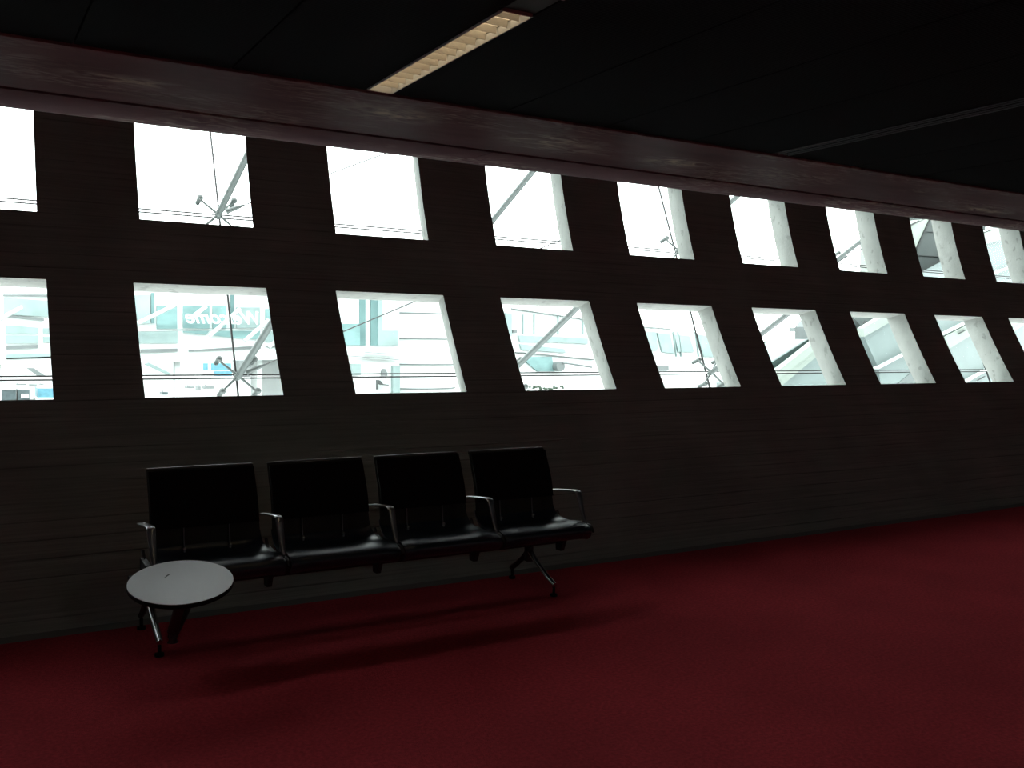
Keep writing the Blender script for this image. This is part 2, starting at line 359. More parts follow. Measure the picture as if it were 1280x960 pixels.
# ceiling: ribbed metal panels with open joints, light and slot between them
ZC = EYE + 1.2555
YE = 4.49
LX0, LX1, GX0, GX1 = 1.81, 1.945, 4.64, 4.775
seams = []
x = LX0
while x > X0: seams.append((max(X0, x-0.667+0.004), x-0.004)); x -= 0.667
segs = [(LX1+0.004, 2.611), (2.619, 3.276), (3.284, 3.944), (3.952, GX0-0.004)]
x = GX1
while x < X1: segs.append((x+0.004, min(X1, x+0.667-0.004))); x += 0.667
bm = nb()
for a, b in seams + segs: box(bm, a, b, YB, YE, ZC, ZC+0.03)
box(bm, X0, X1, YB, YE, ZC+0.16, ZC+0.2)
struct(obj('ceiling', bm, M['ceil']))

# ---------------------------------------------------------------- beam above the windows
ZS = EYE + 1.245
YN, YF = 4.50, 5.42
bm = nb()   # flat underside with a small lip at the ceiling side
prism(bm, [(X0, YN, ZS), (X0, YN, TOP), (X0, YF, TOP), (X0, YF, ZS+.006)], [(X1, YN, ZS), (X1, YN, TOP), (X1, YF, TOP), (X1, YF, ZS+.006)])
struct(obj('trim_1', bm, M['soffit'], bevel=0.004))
bm = nb(); box(bm, X0, X1, YF, YF+.35, ZS+.03, TOP); struct(obj('trim_2', bm, M['dark']))
def nose(n):
    pr = [(YF+.012, ZS+.03), (YF+.012, ZS-.002)]
    for i in range(n+1):
        t = i/n; pr.append((YF+.03+.24*t, ZS-.004-.034*math.sin(t*math.pi/2)))
    for i in range(1, 7):
        t = i/6*math.pi*0.55; pr.append((YF+.27+.035*math.sin(t), ZS-.003-.035*math.cos(t)))
    pr += [(YF+.315, ZS+.05), (YF+.315, ZS+.20), (YF+.20, ZS+.20)]
    return pr
NP = nose(6)
joints = [X0, -2.30, 2.90, 8.11, 13.3, X1]
for i in range(len(joints)-1):
    a, b = joints[i], joints[i+1]
    def xj(x, y, first):
        if first or x == X1: return x
        t = (y-YF)/.3
        s = t*t*(3-2*t) if 0 < t < 1 else (0 if t <= 0 else 1)
        return x + .17*(1-s)
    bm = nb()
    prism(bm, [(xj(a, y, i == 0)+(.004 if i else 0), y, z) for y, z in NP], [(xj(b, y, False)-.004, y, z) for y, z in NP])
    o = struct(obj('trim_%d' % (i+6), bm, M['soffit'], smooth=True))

# ---------------------------------------------------------------- recessed louvre lights
def louvre_light(y0, y1, label):
    t = thing('ceiling_light', label, 'ceiling light', ((LX0+LX1)/2, (y0+y1)/2, ZC))
    L0 = t.location.copy()
    def part(name, bm, m_, p=t, **k):
        o = obj(name, bm, m_, None, **k); o.parent = p
        if p is t: o.matrix_parent_inverse = Matrix.Translation(-L0)
        return o
    bm = nb()
    for a, b in ((LX0, LX0+.006), (LX1-.006, LX1)): box(bm, a, b, y0, y1, ZC-.006, ZC+.028)
    box(bm, LX0, LX1, y1-.005, y1, ZC-.006, ZC+.05); box(bm, LX0, LX1, y0, y0+.005, ZC-.006, ZC+.05)
    part('frame', bm, M['lampframe'])
    bm = nb()
    box(bm, LX0+.006, LX1-.006, y0+.005, y1-.005, ZC+.105, ZC+.11)
    for a, b in ((LX0+.006, LX0+.010), (LX1-.010, LX1-.006)): box(bm, a, b, y0+.005, y1-.005, ZC+.028, ZC+.105)
    part('reflector', bm, M['louvre'])
    n = int((y1-y0)/.088)
    for k in range(1, n):
        y = y0 + (y1-y0)*k/n; bm = nb()
        prism(bm, [(LX0+.010, y-.006, ZC+.032), (LX0+.010, y+.006, ZC+.032), (LX0+.010, y+.001, ZC+.002), (LX0+.010, y-.001, ZC+.002)],
                  [(LX1-.010, y-.006, ZC+.032), (LX1-.010, y+.006, ZC+.032), (LX1-.010, y+.001, ZC+.002), (LX1-.010, y-.001, ZC+.002)])
        part('louvre_blade', bm, M['louvre'])
    bm = nb(); tube(bm, [((LX0+LX1)/2, y0+.03, ZC+.075), ((LX0+LX1)/2, y1-.03, ZC+.075)], .013); part('tube_lamp', bm, M['tube'], smooth=True)
    return t
louvre_light(3.13, 4.47, 'long recessed louvred ceiling light glowing dim tan, ending at the purple beam')
louvre_light(1.55, 2.92, 'louvred ceiling light mostly cut off by the top edge, nearer the viewer')
bm = nb(); box(bm, LX0, LX1, 2.93, 3.12, ZC+.004, ZC+.02)
struct(obj('trim_11', bm, M['beam']))
for i, lx in enumerate((-3.2, 1.878, 6.9, 12.0)):  # invented fixtures, added out of view to fill light on wall and table
    ld = bpy.data.lights.new('fill_lamp', 'AREA'); ld.shape = 'RECTANGLE'; ld.size = .12; ld.size_y = 1.3; ld.energy = FILL; ld.color = (0.92, 0.98, 1.0)
    lo = bpy.data.objects.new('fill_lamp', ld); COL.objects.link(lo); lo.location = (lx, -4.0, ZC-.012)
    bm = nb(); box(bm, lx-.07, lx+.07, -4.7, -3.3, ZC-.010, ZC+.02); hb = obj('ceiling_light', bm, M['lampframe'])  # housing strip of the added fill lamp, not a real ceiling light
    tag(hb, 'slim added fill light strip behind the viewpoint', 'ceiling light', 'fill lamps added behind the viewpoint'); lo.parent = hb
g = thing('slot_diffuser', 'long thin linear air slot with grey rails in the black ceiling', 'air vent', ((GX0+GX1)/2, 1.5, ZC))
for a, b in ((GX0, GX0+.008), (GX0+.040, GX0+.048), (GX0+.087, GX0+.095), (GX1-.008, GX1)):
    bm = nb(); box(bm, a, b, -3.0, 4.47, ZC-.003, ZC+.003); o = obj('rail', bm, M['slot']); o.parent = g; o.matrix_parent_inverse = Matrix.Translation(-g.location)
bm = nb(); box(bm, GX0+.002, GX1-.002, -3.0, 4.47, ZC+.05, ZC+.06); o = obj('backing', bm, M['dark']); o.parent = g; o.matrix_parent_inverse = Matrix.Translation(-g.location)

# ---------------------------------------------------------------- the row of seats
AX = [0.835+0.63*i for i in range(5)]
bench = thing('airport_bench', 'row of four linked black seats with metal armrests against the concrete wall', 'bench', (AX[2], 5.05, 0))
BL = bench.location.copy()
def bp_(name, bm, m_, parent=None, **k):
    """a part of the bench, or a sub-part below one"""
    o = obj(name, bm, m_, **k)
    if parent is None: o.parent = bench; o.matrix_parent_inverse = Matrix.Translation(-BL)
    else: o.parent = parent
    return o
bm = nb(); prof = [(5.03, .27), (5.04, .258), (5.10, .258), (5.11, .27), (5.11, .325), (5.10, .337), (5.04, .337), (5.03, .325)]
prism(bm, [(AX[0]-.06, y, z) for y, z in prof], [(AX[4]+.05, y, z) for y, z in prof]); bp_('support_beam', bm, M['beam'])

def seat_bm(cx):
    """seat pad: waterfall front, dished middle, sides lifting at the rear"""
    bm = nb(); n = 16; hw = .300
    prof = [(4.650, .368, 0), (4.622, .386, 0), (4.609, .410, 0), (4.614, .434, 0), (4.638, .453, .2), (4.69, .466, .4), (4.76, .467, .7), (4.84, .450, 1), (4.92, .442, 1), (4.98, .448, .9), (5.02, .468, .6), (5.035, .490, .3)]
    prof = [(p.x, p.y, p.z) for p in smooth_pts(prof, 3)]
    top = []
    for (y, z, d) in prof:
        row = []
        for i in range(n+1):
            u = -1 + 2*i/n; au = abs(u)
            rearf = max(0, (y-4.80)/.235); w = hw*(1 - .05*rearf)
            zz = z - d*.010*(1-u*u) + (max(0, au-.72)/.28)**2 * (-.012 + .045*rearf**2)
            yy = y + (.018*(max(0, au-.8)/.2)**2 if y < 4.7 else 0)
            row.append((cx+u*w, yy, zz))
        top.append(row)
    T = [[bm.verts.new(p) for p in r] for r in top]
    th = .028
    Bv = []
    for k, r in enumerate(top):
        p0 = Vector(top[max(k-1, 0)][n//2]); p1 = Vector(top[min(k+1, len(top)-1)][n//2]); d = (p1-p0).normalized()
        nn = Vector((0, d.z, -d.y))
        Bv.append([bm.verts.new((cx+(p[0]-cx)*.975, p[1]+nn.y*th, p[2]+nn.z*th)) for p in r])
    for k in range(len(T)-1):
        for i in range(n):
            bm.faces.new((T[k][i], T[k][i+1], T[k+1][i+1], T[k+1][i])); bm.faces.new((Bv[k][i], Bv[k+1][i], Bv[k+1][i+1], Bv[k][i+1]))
        bm.faces.new((T[k][0], T[k+1][0], Bv[k+1][0], Bv[k][0])); bm.faces.new((T[k][n], Bv[k][n], Bv[k+1][n], T[k+1][n]))
    for i in range(n):
        bm.faces.new((T[0][i], Bv[0][i], Bv[0][i+1], T[0][i+1])); bm.faces.new((T[-1][i], T[-1][i+1], Bv[-1][i+1], Bv[-1][i]))
    return bm
def slab_bm(cx, pts, hw0, hw1, th, bow=0.012):
    """backrest slab: follows pts (y,z) in section, slightly bowed backwards across its width"""
    bm = nb(); n = 10; P = smooth_pts([(0, y, z) for y, z in pts], 4); rings = []
    for k, p in enumerate(P):
        t = k/(len(P)-1); hw = hw0+(hw1-hw0)*t
        d = (P[min(k+1, len(P)-1)]-P[max(k-1, 0)]).normalized(); nn = Vector((0, d.z, -d.y))
        f = []; bk = []
        for i in range(n+1):
            u = -1+2*i/n; e = bow*(1-u*u); q = p + nn*(e)
            edge = th*.5*(1-(max(0, abs(u)-.9)/.1)**2*.6)
            f.append(Vector((cx+u*hw, q.y, q.z))-nn*edge); bk.append(Vector((cx+u*hw, q.y, q.z))+nn*edge)
        rings.append(f + bk[::-1])
    loft(bm, rings); return bm
back_pts = [(5.025, .485), (5.035, .55), (5.065, .68), (5.115, .80), (5.145, .868)]
for i in range(4):
    cx = AX[i] + .315
    s = bp_('seat', seat_bm(cx), M['leather'], smooth=True)
    k = bp_('backrest', slab_bm(cx, back_pts, .282, .276, .014), M['shell'], smooth=True)
    pad = bp_('back_pad', slab_bm(cx, [(5.022, .575), (5.044, .68), (5.094, .80), (5.120, .860)], .276, .272, .026), M['fabric'], k, smooth=True)
    bm = nb(); tube(bm, [(cx-.272+.544*j/10, 5.150+.012*(1-(-1+.2*j)**2), .8715) for j in range(11)], .0045, 8); bp_('top_edge', bm, M['castalu'], k, smooth=True)
    for sx in (-.115, .118):
        bm = nb(); tube(bm, smooth_pts([(cx+sx, 5.012, .462), (cx+sx, 5.022, .50), (cx+sx, 5.030, .58)], 4), .0045, 8); bp_('support_rod', bm, M['castalu'], k, smooth=True)
        bm = nb(); sphere(bm, (cx+sx, 5.008, .466), .011, (1, 1, .9)); tube(bm, [(cx+sx, 5.008, .445), (cx+sx, 5.010, .466)], .008, 10); bp_('knob', bm, M['alu'], k, smooth=True)
for i, ax in enumerate(AX):
    pts = smooth_pts([(ax, 5.075, .604), (ax, 5.00, .613), (ax, 4.90, .624), (ax, 4.825, .630), (ax, 4.802, .627), (ax, 4.789, .612), (ax, 4.762, .545), (ax, 4.735, .488), (ax, 4.717, .452)], 4)
    bm = nb(); w = [.042 if j < 20 else .042-.020*(j-20)/(len(pts)-21) for j in range(len(pts))]
    strap(bm, pts, w, .011, .4); a = bp_('armrest', bm, M['alu'], smooth=True)
    bm = nb(); tube(bm, [(ax, 4.716, .440), (ax, 4.719, .462)], .009, 12); bp_('collar', bm, M['alu'], a, smooth=True)
    bm = nb(); loc = smooth_pts([(ax, 5.03, .475), (ax, 4.985, .432), (ax, 4.88, .425), (ax, 4.74, .442), (ax, 4.66, .438), (ax, 4.628, .405)], 4)
    strap(bm, loc, .018, .016, .4); prism(bm, [(ax-.014, 4.86, .43), (ax-.014, 5.03, .44), (ax-.014, 5.02, .225), (ax-.014, 4.965, .225), (ax-.014, 4.93, .30)], [(ax+.014, 4.86, .43), (ax+.014, 5.03, .44), (ax+.014, 5.02, .225), (ax+.014, 4.965, .225), (ax+.014, 4.93, .30)])
    bp_('seat_bracket', bm, M['dkalu'], bevel=.003)
for lx in (0.867, 3.17):
    bm = nb(); strap(bm, [(lx, 5.07, .262), (lx, 5.07, .16)], .05, .06, .3)
    hub = bp_('leg_post', bm, M['dkalu'], smooth=True)
    for (ya, yb, nm) in ((5.07, 4.765, 'front'), (5.07, 5.285, 'rear')):
        sg = -1 if nm == 'front' else 1
        bm = nb(); strap(bm, [(lx, 5.07-.0*sg, .235), (lx, ya+(yb-ya)*.33, .165), (lx, ya+(yb-ya)*.7, .108), (lx, yb, .070)], [.044, .038, .034, .030], .036, .45)
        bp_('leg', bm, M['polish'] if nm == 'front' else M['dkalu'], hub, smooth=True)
        bm = nb(); tube(bm, [(lx, yb-sg*.012, .062), (lx, yb-sg*.012, .016)], .009, 10); tube(bm, [(lx, yb-sg*.012, .016), (lx, yb-sg*.012, 0.001)], .022, 14); bp_('foot_glide', bm, M['rubber'], hub, smooth=True)

# ---------------------------------------------------------------- swivel side table
TC = Vector((0.879, 4.33, 0.468)); TD = 0.226
TL = Vector((0.86, 4.42, 0.17))
table = thing('side_table', 'small round pale grey table with dark rim in front of the leftmost seat', 'table', TC)
ax_dir = Vector((-0.2, -1, 0)).normalized()          # top sags a little towards the aisle
nrm = (Vector((0, 0, 1)) + ax_dir*math.tan(math.radians(11.5))).normalized()
rot = Vector((0, 0, 1)).rotation_difference(nrm).to_matrix().to_4x4()
TM = Matrix.Translation(TC) @ rot
def lathe(prof, n=64):
    bm = nb(); rings = [[TM @ Vector((r*math.cos(2*math.pi*k/n), r*math.sin(2*math.pi*k/n), z)) for k in range(n)] for r, z in prof]
    loft(bm, rings); return bm
def tp(name, bm, m_, parent=None, **k):
    o = obj(name, bm, m_, **k)
    if parent is None: o.parent = table; o.matrix_parent_inverse = Matrix.Translation(-TC)
    else: o.parent = parent
    return o
top = tp('table_top', lathe([(TD-.006, -.006), (TD-.003, 0), (TD-.006, .0005), (.001, .0005)]), M['laminate'])
tp('rim', lathe([(TD-.03, -.024), (TD-.006, -.024), (TD, -.018), (TD+.001, -.004), (TD-.002, -.0005), (TD-.006, -.001), (TD-.03, -.008)]), M['rubber'], top, smooth=True)
tp('edge_line', lathe([(TD-.0055, -.0008), (TD-.0015, -.0008), (TD-.0015, .0012), (TD-.0055, .0012)]), M['edge'], top)
bm = nb()
for dx, dy, l, w in ((-.045, .075, .016, .003), (-.040, .082, .010, .004)):
    c = Vector((dx, dy, .0007)); d = Vector((.7, .7, 0)); e = Vector((-.7, .7, 0))*w
    prism(bm, [TM @ (c-d*l-e), TM @ (c+d*l-e), TM @ (c+d*l+e), TM @ (c-d*l+e)], [TM @ (q+Vector((0, 0, .0006))) for q in (c-d*l-e, c+d*l-e, c+d*l+e, c-d*l+e)])
tp('scuff_mark', bm, M['stain'], top)
bm = nb(); tube(bm, [TM @ Vector((0, 0, -.02)), TM @ Vector((0, 0, -.034))], .085, 24); tp('mounting_plate', bm, M['castalu'], smooth=True)
bm = nb(); tube(bm, [TM @ Vector((0, 0, -.03)), (TC.x+.0, TC.y-.02, .40), (TL.x, TL.y, TL.z+.05), (TL.x, TL.y, TL.z)], .024, 16); tp('stem', bm, M['dkalu'], smooth=True)
bm = nb(); tube(bm, [(TL.x, TL.y, TL.z+.03), (1.00, 4.80, .215), (1.06, 5.03, .285)], .022, 14); tp('swivel_arm', bm, M['dkalu'], smooth=True)

# ---------------------------------------------------------------- outer glass skin with brackets
def GY(z): return 8.46 + 0.405*(z-(EYE-.33))
NX = [2.19 + 2.776*k for k in range(-4, 7)]
ZR = [-1.6, EYE-.33, EYE+1.15, 4.3]
gi = 1
for i in range(len(NX)-1):
    for j in range(3):
        x0, x1 = NX[i]+.009, NX[i+1]-.009; z0, z1 = ZR[j]+.010, ZR[j+1]-.010
        bm = nb(); prism(bm, [(x0, GY(z0), z0), (x1, GY(z0), z0), (x1, GY(z1), z1), (x0, GY(z1), z1)], [(x0, GY(z0)+.014, z0), (x1, GY(z0)+.014, z0), (x1, GY(z1)+.014, z1), (x0, GY(z1)+.014, z1)])
        w = struct(obj('window_%d' % gi, bm, M['glass'])); gi += 1
        bm = nb()
        for za, zb in ((z0-.001, z0+.011), (z1-.011, z1+.001)):
            if za < -1.6 or zb > 4.3: continue
            prism(bm, [(x0-.009, GY(za)-.002, za), (x1+.009, GY(za)-.002, za), (x1+.009, GY(zb)-.002, zb), (x0-.009, GY(zb)-.002, zb)], [(x0-.009, GY(za)+.018, za), (x1+.009, GY(za)+.018, za), (x1+.009, GY(zb)+.018, zb), (x0-.009, GY(zb)+.018, zb)])
        for xa, xb in ((x0-.008, x0+.006), ):
            prism(bm, [(xa, GY(z0)-.003, z0), (xb, GY(z0)-.003, z0), (xb, GY(z1)-.003, z1), (xa, GY(z1)-.003, z1)], [(xa, GY(z0)+.017, z0), (xb, GY(z0)+.017, z0), (xb, GY(z1)+.017, z1), (xa, GY(z1)+.017, z1)])
        obj('seal', bm, M['seal'], w)
def bracket(nx, nz, label, cable):
    c = Vector((nx, GY(nz)-.10, nz)); t = thing('glazing_bracket', label, 'glazing bracket', c, 'glazing brackets on the outer glass')
    def part(name, bm, m_, p=None, **k):
        o = obj(name, bm, m_, **k)
        if p is None: o.parent = t; o.matrix_parent_inverse = Matrix.Translation(-c)
        else: o.parent = p
        return o
    bm = nb(); tube(bm, [c+Vector((0, -.05, .03)), c+Vector((0, .04, -.02))], .028, 14); sphere(bm, c, .034); part('hub', bm, M['steel'], smooth=True)
    sl = Vector((0, .405, 1)).normalized()
    for sx in (-1, 1):
        for sz in (-1, 1):
            e = c + Vector((sx*.155, 0, 0)) + sl*sz*.150
            bm = nb(); tube(bm, [c, c+(e-c)*.5+Vector((0, .01, 0)), e+Vector((0, .02, 0))], .013, 10, .009)
            a = part('spider_arm', bm, M['steel'], smooth=True)
            bm = nb(); tube(bm, [e+Vector((0, -.015, .01)), e+Vector((0, .10, -.03))], .022, 14); sphere(bm, e+Vector((0, -.012, .008)), .030); part('glass_clamp', bm, M['steel'], a, smooth=True)
    d = Vector((.18, -1.57, 1))
    k = (c.y - (WO(nz)+.02))/1.57
    while k > 0.1 and (c+d*k).y < WO((c+d*k).z)+.03: k -= .02
    bm = nb(); tube(bm, [c, c+d*k], .030, 14); part('strut', bm, M['steel'], smooth=True)
    d2 = Vector((2.25, -.42, 1)); k2 = 1.35
    while (c+d2*k2).y < WO((c+d2*k2).z)+.05: k2 -= .02
    s0 = c + d2*.09
    if not cable: return
    bm = nb(); tube(bm, [s0, c+d2*k2], .0055, 8); part('tension_cable', bm, M['darksteel'], smooth=True)
    bm = nb(); tube(bm, [c+d2*.03, c+d2*.05, c+d2*.085, c+d2*.10], .028, 12, .010); part('cable_clevis', bm, M['steel'], smooth=True)
LAB = {(0, 0): 'in the second lower opening from the left', (1, 0): 'behind the pier left of the fourth lower opening', (2, 0): 'in the fifth lower opening from the left',
       (0, 1): 'in the second upper opening from the left', (1, 1): 'behind the pier left of the fourth upper opening', (2, 1): 'in the fifth upper opening from the left', (3, 1): 'behind the pier right of the seventh upper opening'}
for (k, row), l in LAB.items():
    if row == 0: bracket(2.19+2.776*k, EYE-.32, 'four-armed grey steel glass bracket ' + l, k == 0)
    else: bracket(2.165+2.776*k, EYE+1.155, 'four-armed grey steel glass bracket ' + l, k in (0, 3))

# ---------------------------------------------------------------- the airport outside
def P(px, py, Y):
    """point on the plane at distance Y outwards, along the sight line through this place of the photograph"""
    v = c2w(Vector((px-640, py-480, FPX))); return Vector((v.x/v.y*Y, Y, EYE + v.z/v.y*Y))
def poly(px, Y, depth, bm=None):
    bm = bm or nb(); a = [P(x, y, Y) for x, y in px]; prism(bm, a, [p+Vector((0, depth, 0)) for p in a]); return bm
def rect(x0, x1, y0, y1): return [(x0, y0), (x1, y0), (x1, y1), (x0, y1)]
def ext(parent, name, px, Y, depth, m_, label=None):
    o = obj(name, poly(px, Y, depth), m_)
    if parent: o.parent = parent; o.matrix_parent_inverse = parent.matrix_world.inverted() if False else Matrix.Translation(-parent.location)
    if label: o['label'] = label
    return o
GZ = -4.0
bm = nb(); box(bm, -250, 300, 9.6, 400, GZ-.3, GZ); struct(obj('ground', bm, M['apron']))
bm = nb(); box(bm, -60, 80, 9.6, 78, GZ, GZ+.02); struct(obj('unseen_dark_ground', bm, M['dark_ground']))  # added out of view, dark to cut ground bounce onto the window heads

# A: glazed concourse opposite
YA = 22.0
A = thing('concourse_building', 'white concourse with teal glazing, white braces and backwards lettering beyond the glass', 'building', (3, YA+3, GZ))
A_w = ext(A, 'wall', [(-420, 352), (376, 366), (376, 449), (-420, 462)], YA, 7, M['white'])
for px in (-300, -120, -2, 225.5, 329):
    q = P(px, 450, YA); bm = nb(); box(bm, q.x-.06, q.x+.06, YA+.3, YA+.5, GZ, q.z); o = obj('column', bm, M['white']); o.parent = A; o.matrix_parent_inverse = Matrix.Translation(-A.location)
def aw(px, m_, name='window', Y=YA+.03, d=.08): return ext(A, name, px, Y-.08, d, m_)
# seen through the second lower opening
aw([(166, 369), (188, 368), (188, 404), (170, 405)], M['pteal']); aw(rect(189, 193, 366, 404), M['dteal'], 'column')
aw(rect(196, 221.5, 382, 411), M['teal']); aw([(229, 382), (262, 382), (262, 411), (229, 410)], M['teal'])
aw(rect(266, 283, 382, 411), M['teal']); aw(rect(288.5, 293, 365, 411), M['dteal'], 'column'); aw(rect(296, 325, 384, 410), M['pteal'])
aw(rect(332, 352, 386, 410), M['teal'])
aw([(171, 414.5), (222, 414), (222, 429), (196, 429), (171, 429)], M['pteal']); aw([(229, 413.5), (262, 413.5), (257, 418.5), (229, 415.5)], M['teal'])
aw([(262, 419), (276, 413.5), (325, 413.5), (325, 424.5), (290, 422)], M['teal']); aw(rect(332, 352, 414, 427), M['pteal'])
aw([(176, 436.5), (222, 435.5), (222, 439.5), (176, 441)], M['grey'], 'ledge'); aw([(236, 437.5), (326, 432), (326, 436), (236, 439.5)], M['grey'], 'ledge'); aw([(332, 433), (352, 431), (352, 434), (336, 434.5)], M['grey'], 'ledge')
for yy in (411.6, 413.6):
    ext(A, 'rail', [(168, yy+.6), (352, yy-2.6), (352, yy-1.9), (168, yy+1.3)], YA-.35, .05, M['grey'])
for a, b in (((166, 407), (222, 380)), ((262, 420), (300, 386)), ((306, 426), (336, 400)), ((336, 434), (352, 421)), ((238, 398), (258, 383)), ((-10, 404), (28, 384))):
    p0, p1 = P(*a, YA-.45), P(*b, YA-.45); bm = nb(); tube(bm, [p0, p1], .045, 10); o = obj('brace', bm, M['white'], smooth=True); o.parent = A; o.matrix_parent_inverse = Matrix.Translation(-A.location)
# seen through the far left opening
aw([(4, 368), (62, 368), (62, 371), (4, 370)], M['grey'], 'ledge'); aw([(5, 372), (62, 376), (62, 396), (5, 393)], M['pteal'])
aw([(5, 393), (55, 398), (55, 401), (5, 396)], M['grey'], 'ledge'); aw([(7, 406), (48, 409.5), (48, 417), (7, 417)], M['pteal']); aw(rect(54, 64, 410, 417), M['pteal'])
aw(rect(7, 48, 419.5, 429), M['pteal']); aw(rect(54, 64, 421, 428), M['pteal']); aw([(8, 432), (48, 431), (48, 435), (8, 437)], M['grey'], 'ledge')
aw([(8, 443), (66, 441.5), (66, 447), (8, 449)], M['pteal']); aw([(8, 447.5), (66, 445.5), (66, 447), (8, 449)], M['grey'], 'ledge')
aw([(-40, 372), (-4, 374), (-4, 430), (-40, 430)], M['pteal'])
ext(A, 'stair_panel', [(33, 460), (42, 460), (60, 471.5), (49, 471.5)], YA-.3, .1, M['grey'])
ext(A, 'stair_panel', [(180, 455), (186, 453), (215, 467), (210, 469)], YA-.3, .1, M['pteal'])
# the lettering reads from the other side
cu = bpy.data.curves.new('lettering', 'FONT'); cu.body = 'Welcome'; cu.size = 1.0; cu.extrude = .03; cu.shear = .35; cu.offset = .018
tmp = bpy.data.objects.new('tmp', cu); COL.objects.link(tmp); bpy.context.view_layer.update()
me = bpy.data.meshes.new_from_object(tmp.evaluated_get(bpy.context.evaluated_depsgraph_get())); bpy.data.objects.remove(tmp)
xs = [v.co.x for v in me.vertices]; wtxt = max(xs)-min(xs); pl, pr = P(231, 407, YA-.5), P(322, 402, YA-.5); sc = (pr.x-pl.x)/wtxt
for v in me.vertices: v.co = Vector(((-v.co.x+max(xs))*sc, -v.co.z*sc, v.co.y*sc*1.0))
me.materials.append(M['white']); sgn = bpy.data.objects.new('lettering', me); COL.objects.link(sgn); sgn.location = (pl.x, YA-.55, (pl.z+pr.z)/2); sgn.parent = A; sgn.matrix_parent_inverse = Matrix.Translation(-A.location)
sgn['label'] = 'white slanted lettering seen from behind'

def foot(px, py):
    v = c2w(Vector((px-640, py-480, FPX))); return (GZ-EYE)/(v.z/v.y)
def eth(name, label, cat, px):
    Y = foot(*px); p = P(px[0], px[1], Y); return thing(name, label, cat, (p.x, p.y, p.z)), Y
# service boxes and vehicles far out on the apron
t, Y = eth('service_kiosk', 'light blue kiosk beyond the glass beside the steel bracket, second lower opening', 'kiosk', (272, 476))
ext(t, 'wall', rect(252, 291, 452, 476), Y, 4, M['white']); ext(t, 'blue_panel', rect(254, 260, 454, 463), Y-.1, .3, M['blue']); ext(t, 'blue_panel', rect(264, 289, 454, 463), Y-.1, .3, M['blue']); ext(t, 'blue_panel', rect(268, 290, 464, 470), Y-.1, .3, M['blue']); ext(t, 'dark_strip', rect(254, 270, 467, 468.6), Y-.12, .3, M['darksteel'])
t, Y = eth('equipment_cabinet', 'grey cabinet behind the strut in the second lower opening', 'cabinet', (310, 471))
ext(t, 'body', rect(294, 325, 446, 471), Y, 4, M['grey']); ext(t, 'door', rect(298, 311, 449, 470), Y-.1, .3, M['grey'])
t, Y = eth('service_truck', 'dark grey truck side at the bottom of the far left lower opening', 'truck', (10, 502))
ext(t, 'body', [(-60, 488), (20, 487.5), (20, 502), (-60, 502)], Y, 3, M['vehicle']); ext(t, 'roof_rail', rect(-60, 20, 486.3, 487.6), Y-.1, 3.2, M['white'])
t, Y = eth('tow_tractor', 'small dark tractor with a white plate numbered 50 beyond the far left opening', 'vehicle', (30, 501.5))
ext(t, 'body', rect(22.5, 37, 487, 501.5), Y, 3, M['vehicle']); pl_ = ext(t, 'number_plate', rect(26.5, 36, 492.5, 497.5), Y-.1, .15, M['white'])
cu = bpy.data.curves.new('plate_number', 'FONT'); cu.body = '50'; cu.size = (P(0, 492.7, Y).z-P(0, 497.2, Y).z)*1.3; cu.extrude = .01
tmp = bpy.data.objects.new('tmp', cu); COL.objects.link(tmp); bpy.context.view_layer.update()
me = bpy.data.meshes.new_from_object(tmp.evaluated_get(bpy.context.evaluated_depsgraph_get())); bpy.data.objects.remove(tmp)
me.transform(Matrix.Rotation(math.pi/2, 4, 'X')); me.materials.append(M['darksteel']); o = bpy.data.objects.new('plate_number', me); COL.objects.link(o); o.location = P(29, 497, Y-.14)-t.location
o.parent = pl_
t, Y = eth('cargo_container', 'light blue container at the bottom right of the far left opening', 'container', (56, 500))
ext(t, 'body', rect(47, 69, 485.5, 497.2), Y, 3, M['blue']); ext(t, 'base_frame', rect(44, 69, 497, 500), Y-.1, 3.2, M['white'])
for i, (a, b, c, d) in enumerate(((21, 33, 479.6, 481.6), (37, 46, 480.2, 483.5), (50, 55, 480, 481.5))):
    t, Y = eth('baggage_cart', ('long low grey cart left of the others', 'grey cart in the middle', 'small flat cart nearest the pier')[i] + ' just below the glass joint, far left opening', 'cart', (a, d))
    ext(t, 'bed', rect(a, b, c, d), Y, 2, M['grey']); ext(t, 'handle', rect(a+.5, a+1.1, c-1.6, c), Y, .1, M['darksteel'])
for i, (a, b, c, d, s_) in enumerate(((234, 243, 483, 485.5, 'long dark trolley left of the others below the glass joint'), (248, 251, 483, 488, 'small upright dark box between trolleys below the glass joint'), (256, 268, 482.5, 486, 'wide dark trolley nearest the bracket below the glass joint'), (203, 210, 490, 493.5, 'dark blue-grey box low in the second lower opening'))):
    t, Y = eth('ground_trolley', s_, 'trolley', (a, d))
    ext(t, 'body', rect(a, b, c, d), Y, 1.5, M['grey'] if i != 3 else M['vehicle']); ext(t, 'post', rect(a+.4, a+1.0, c-2.0, c), Y, .1, M['darksteel'])

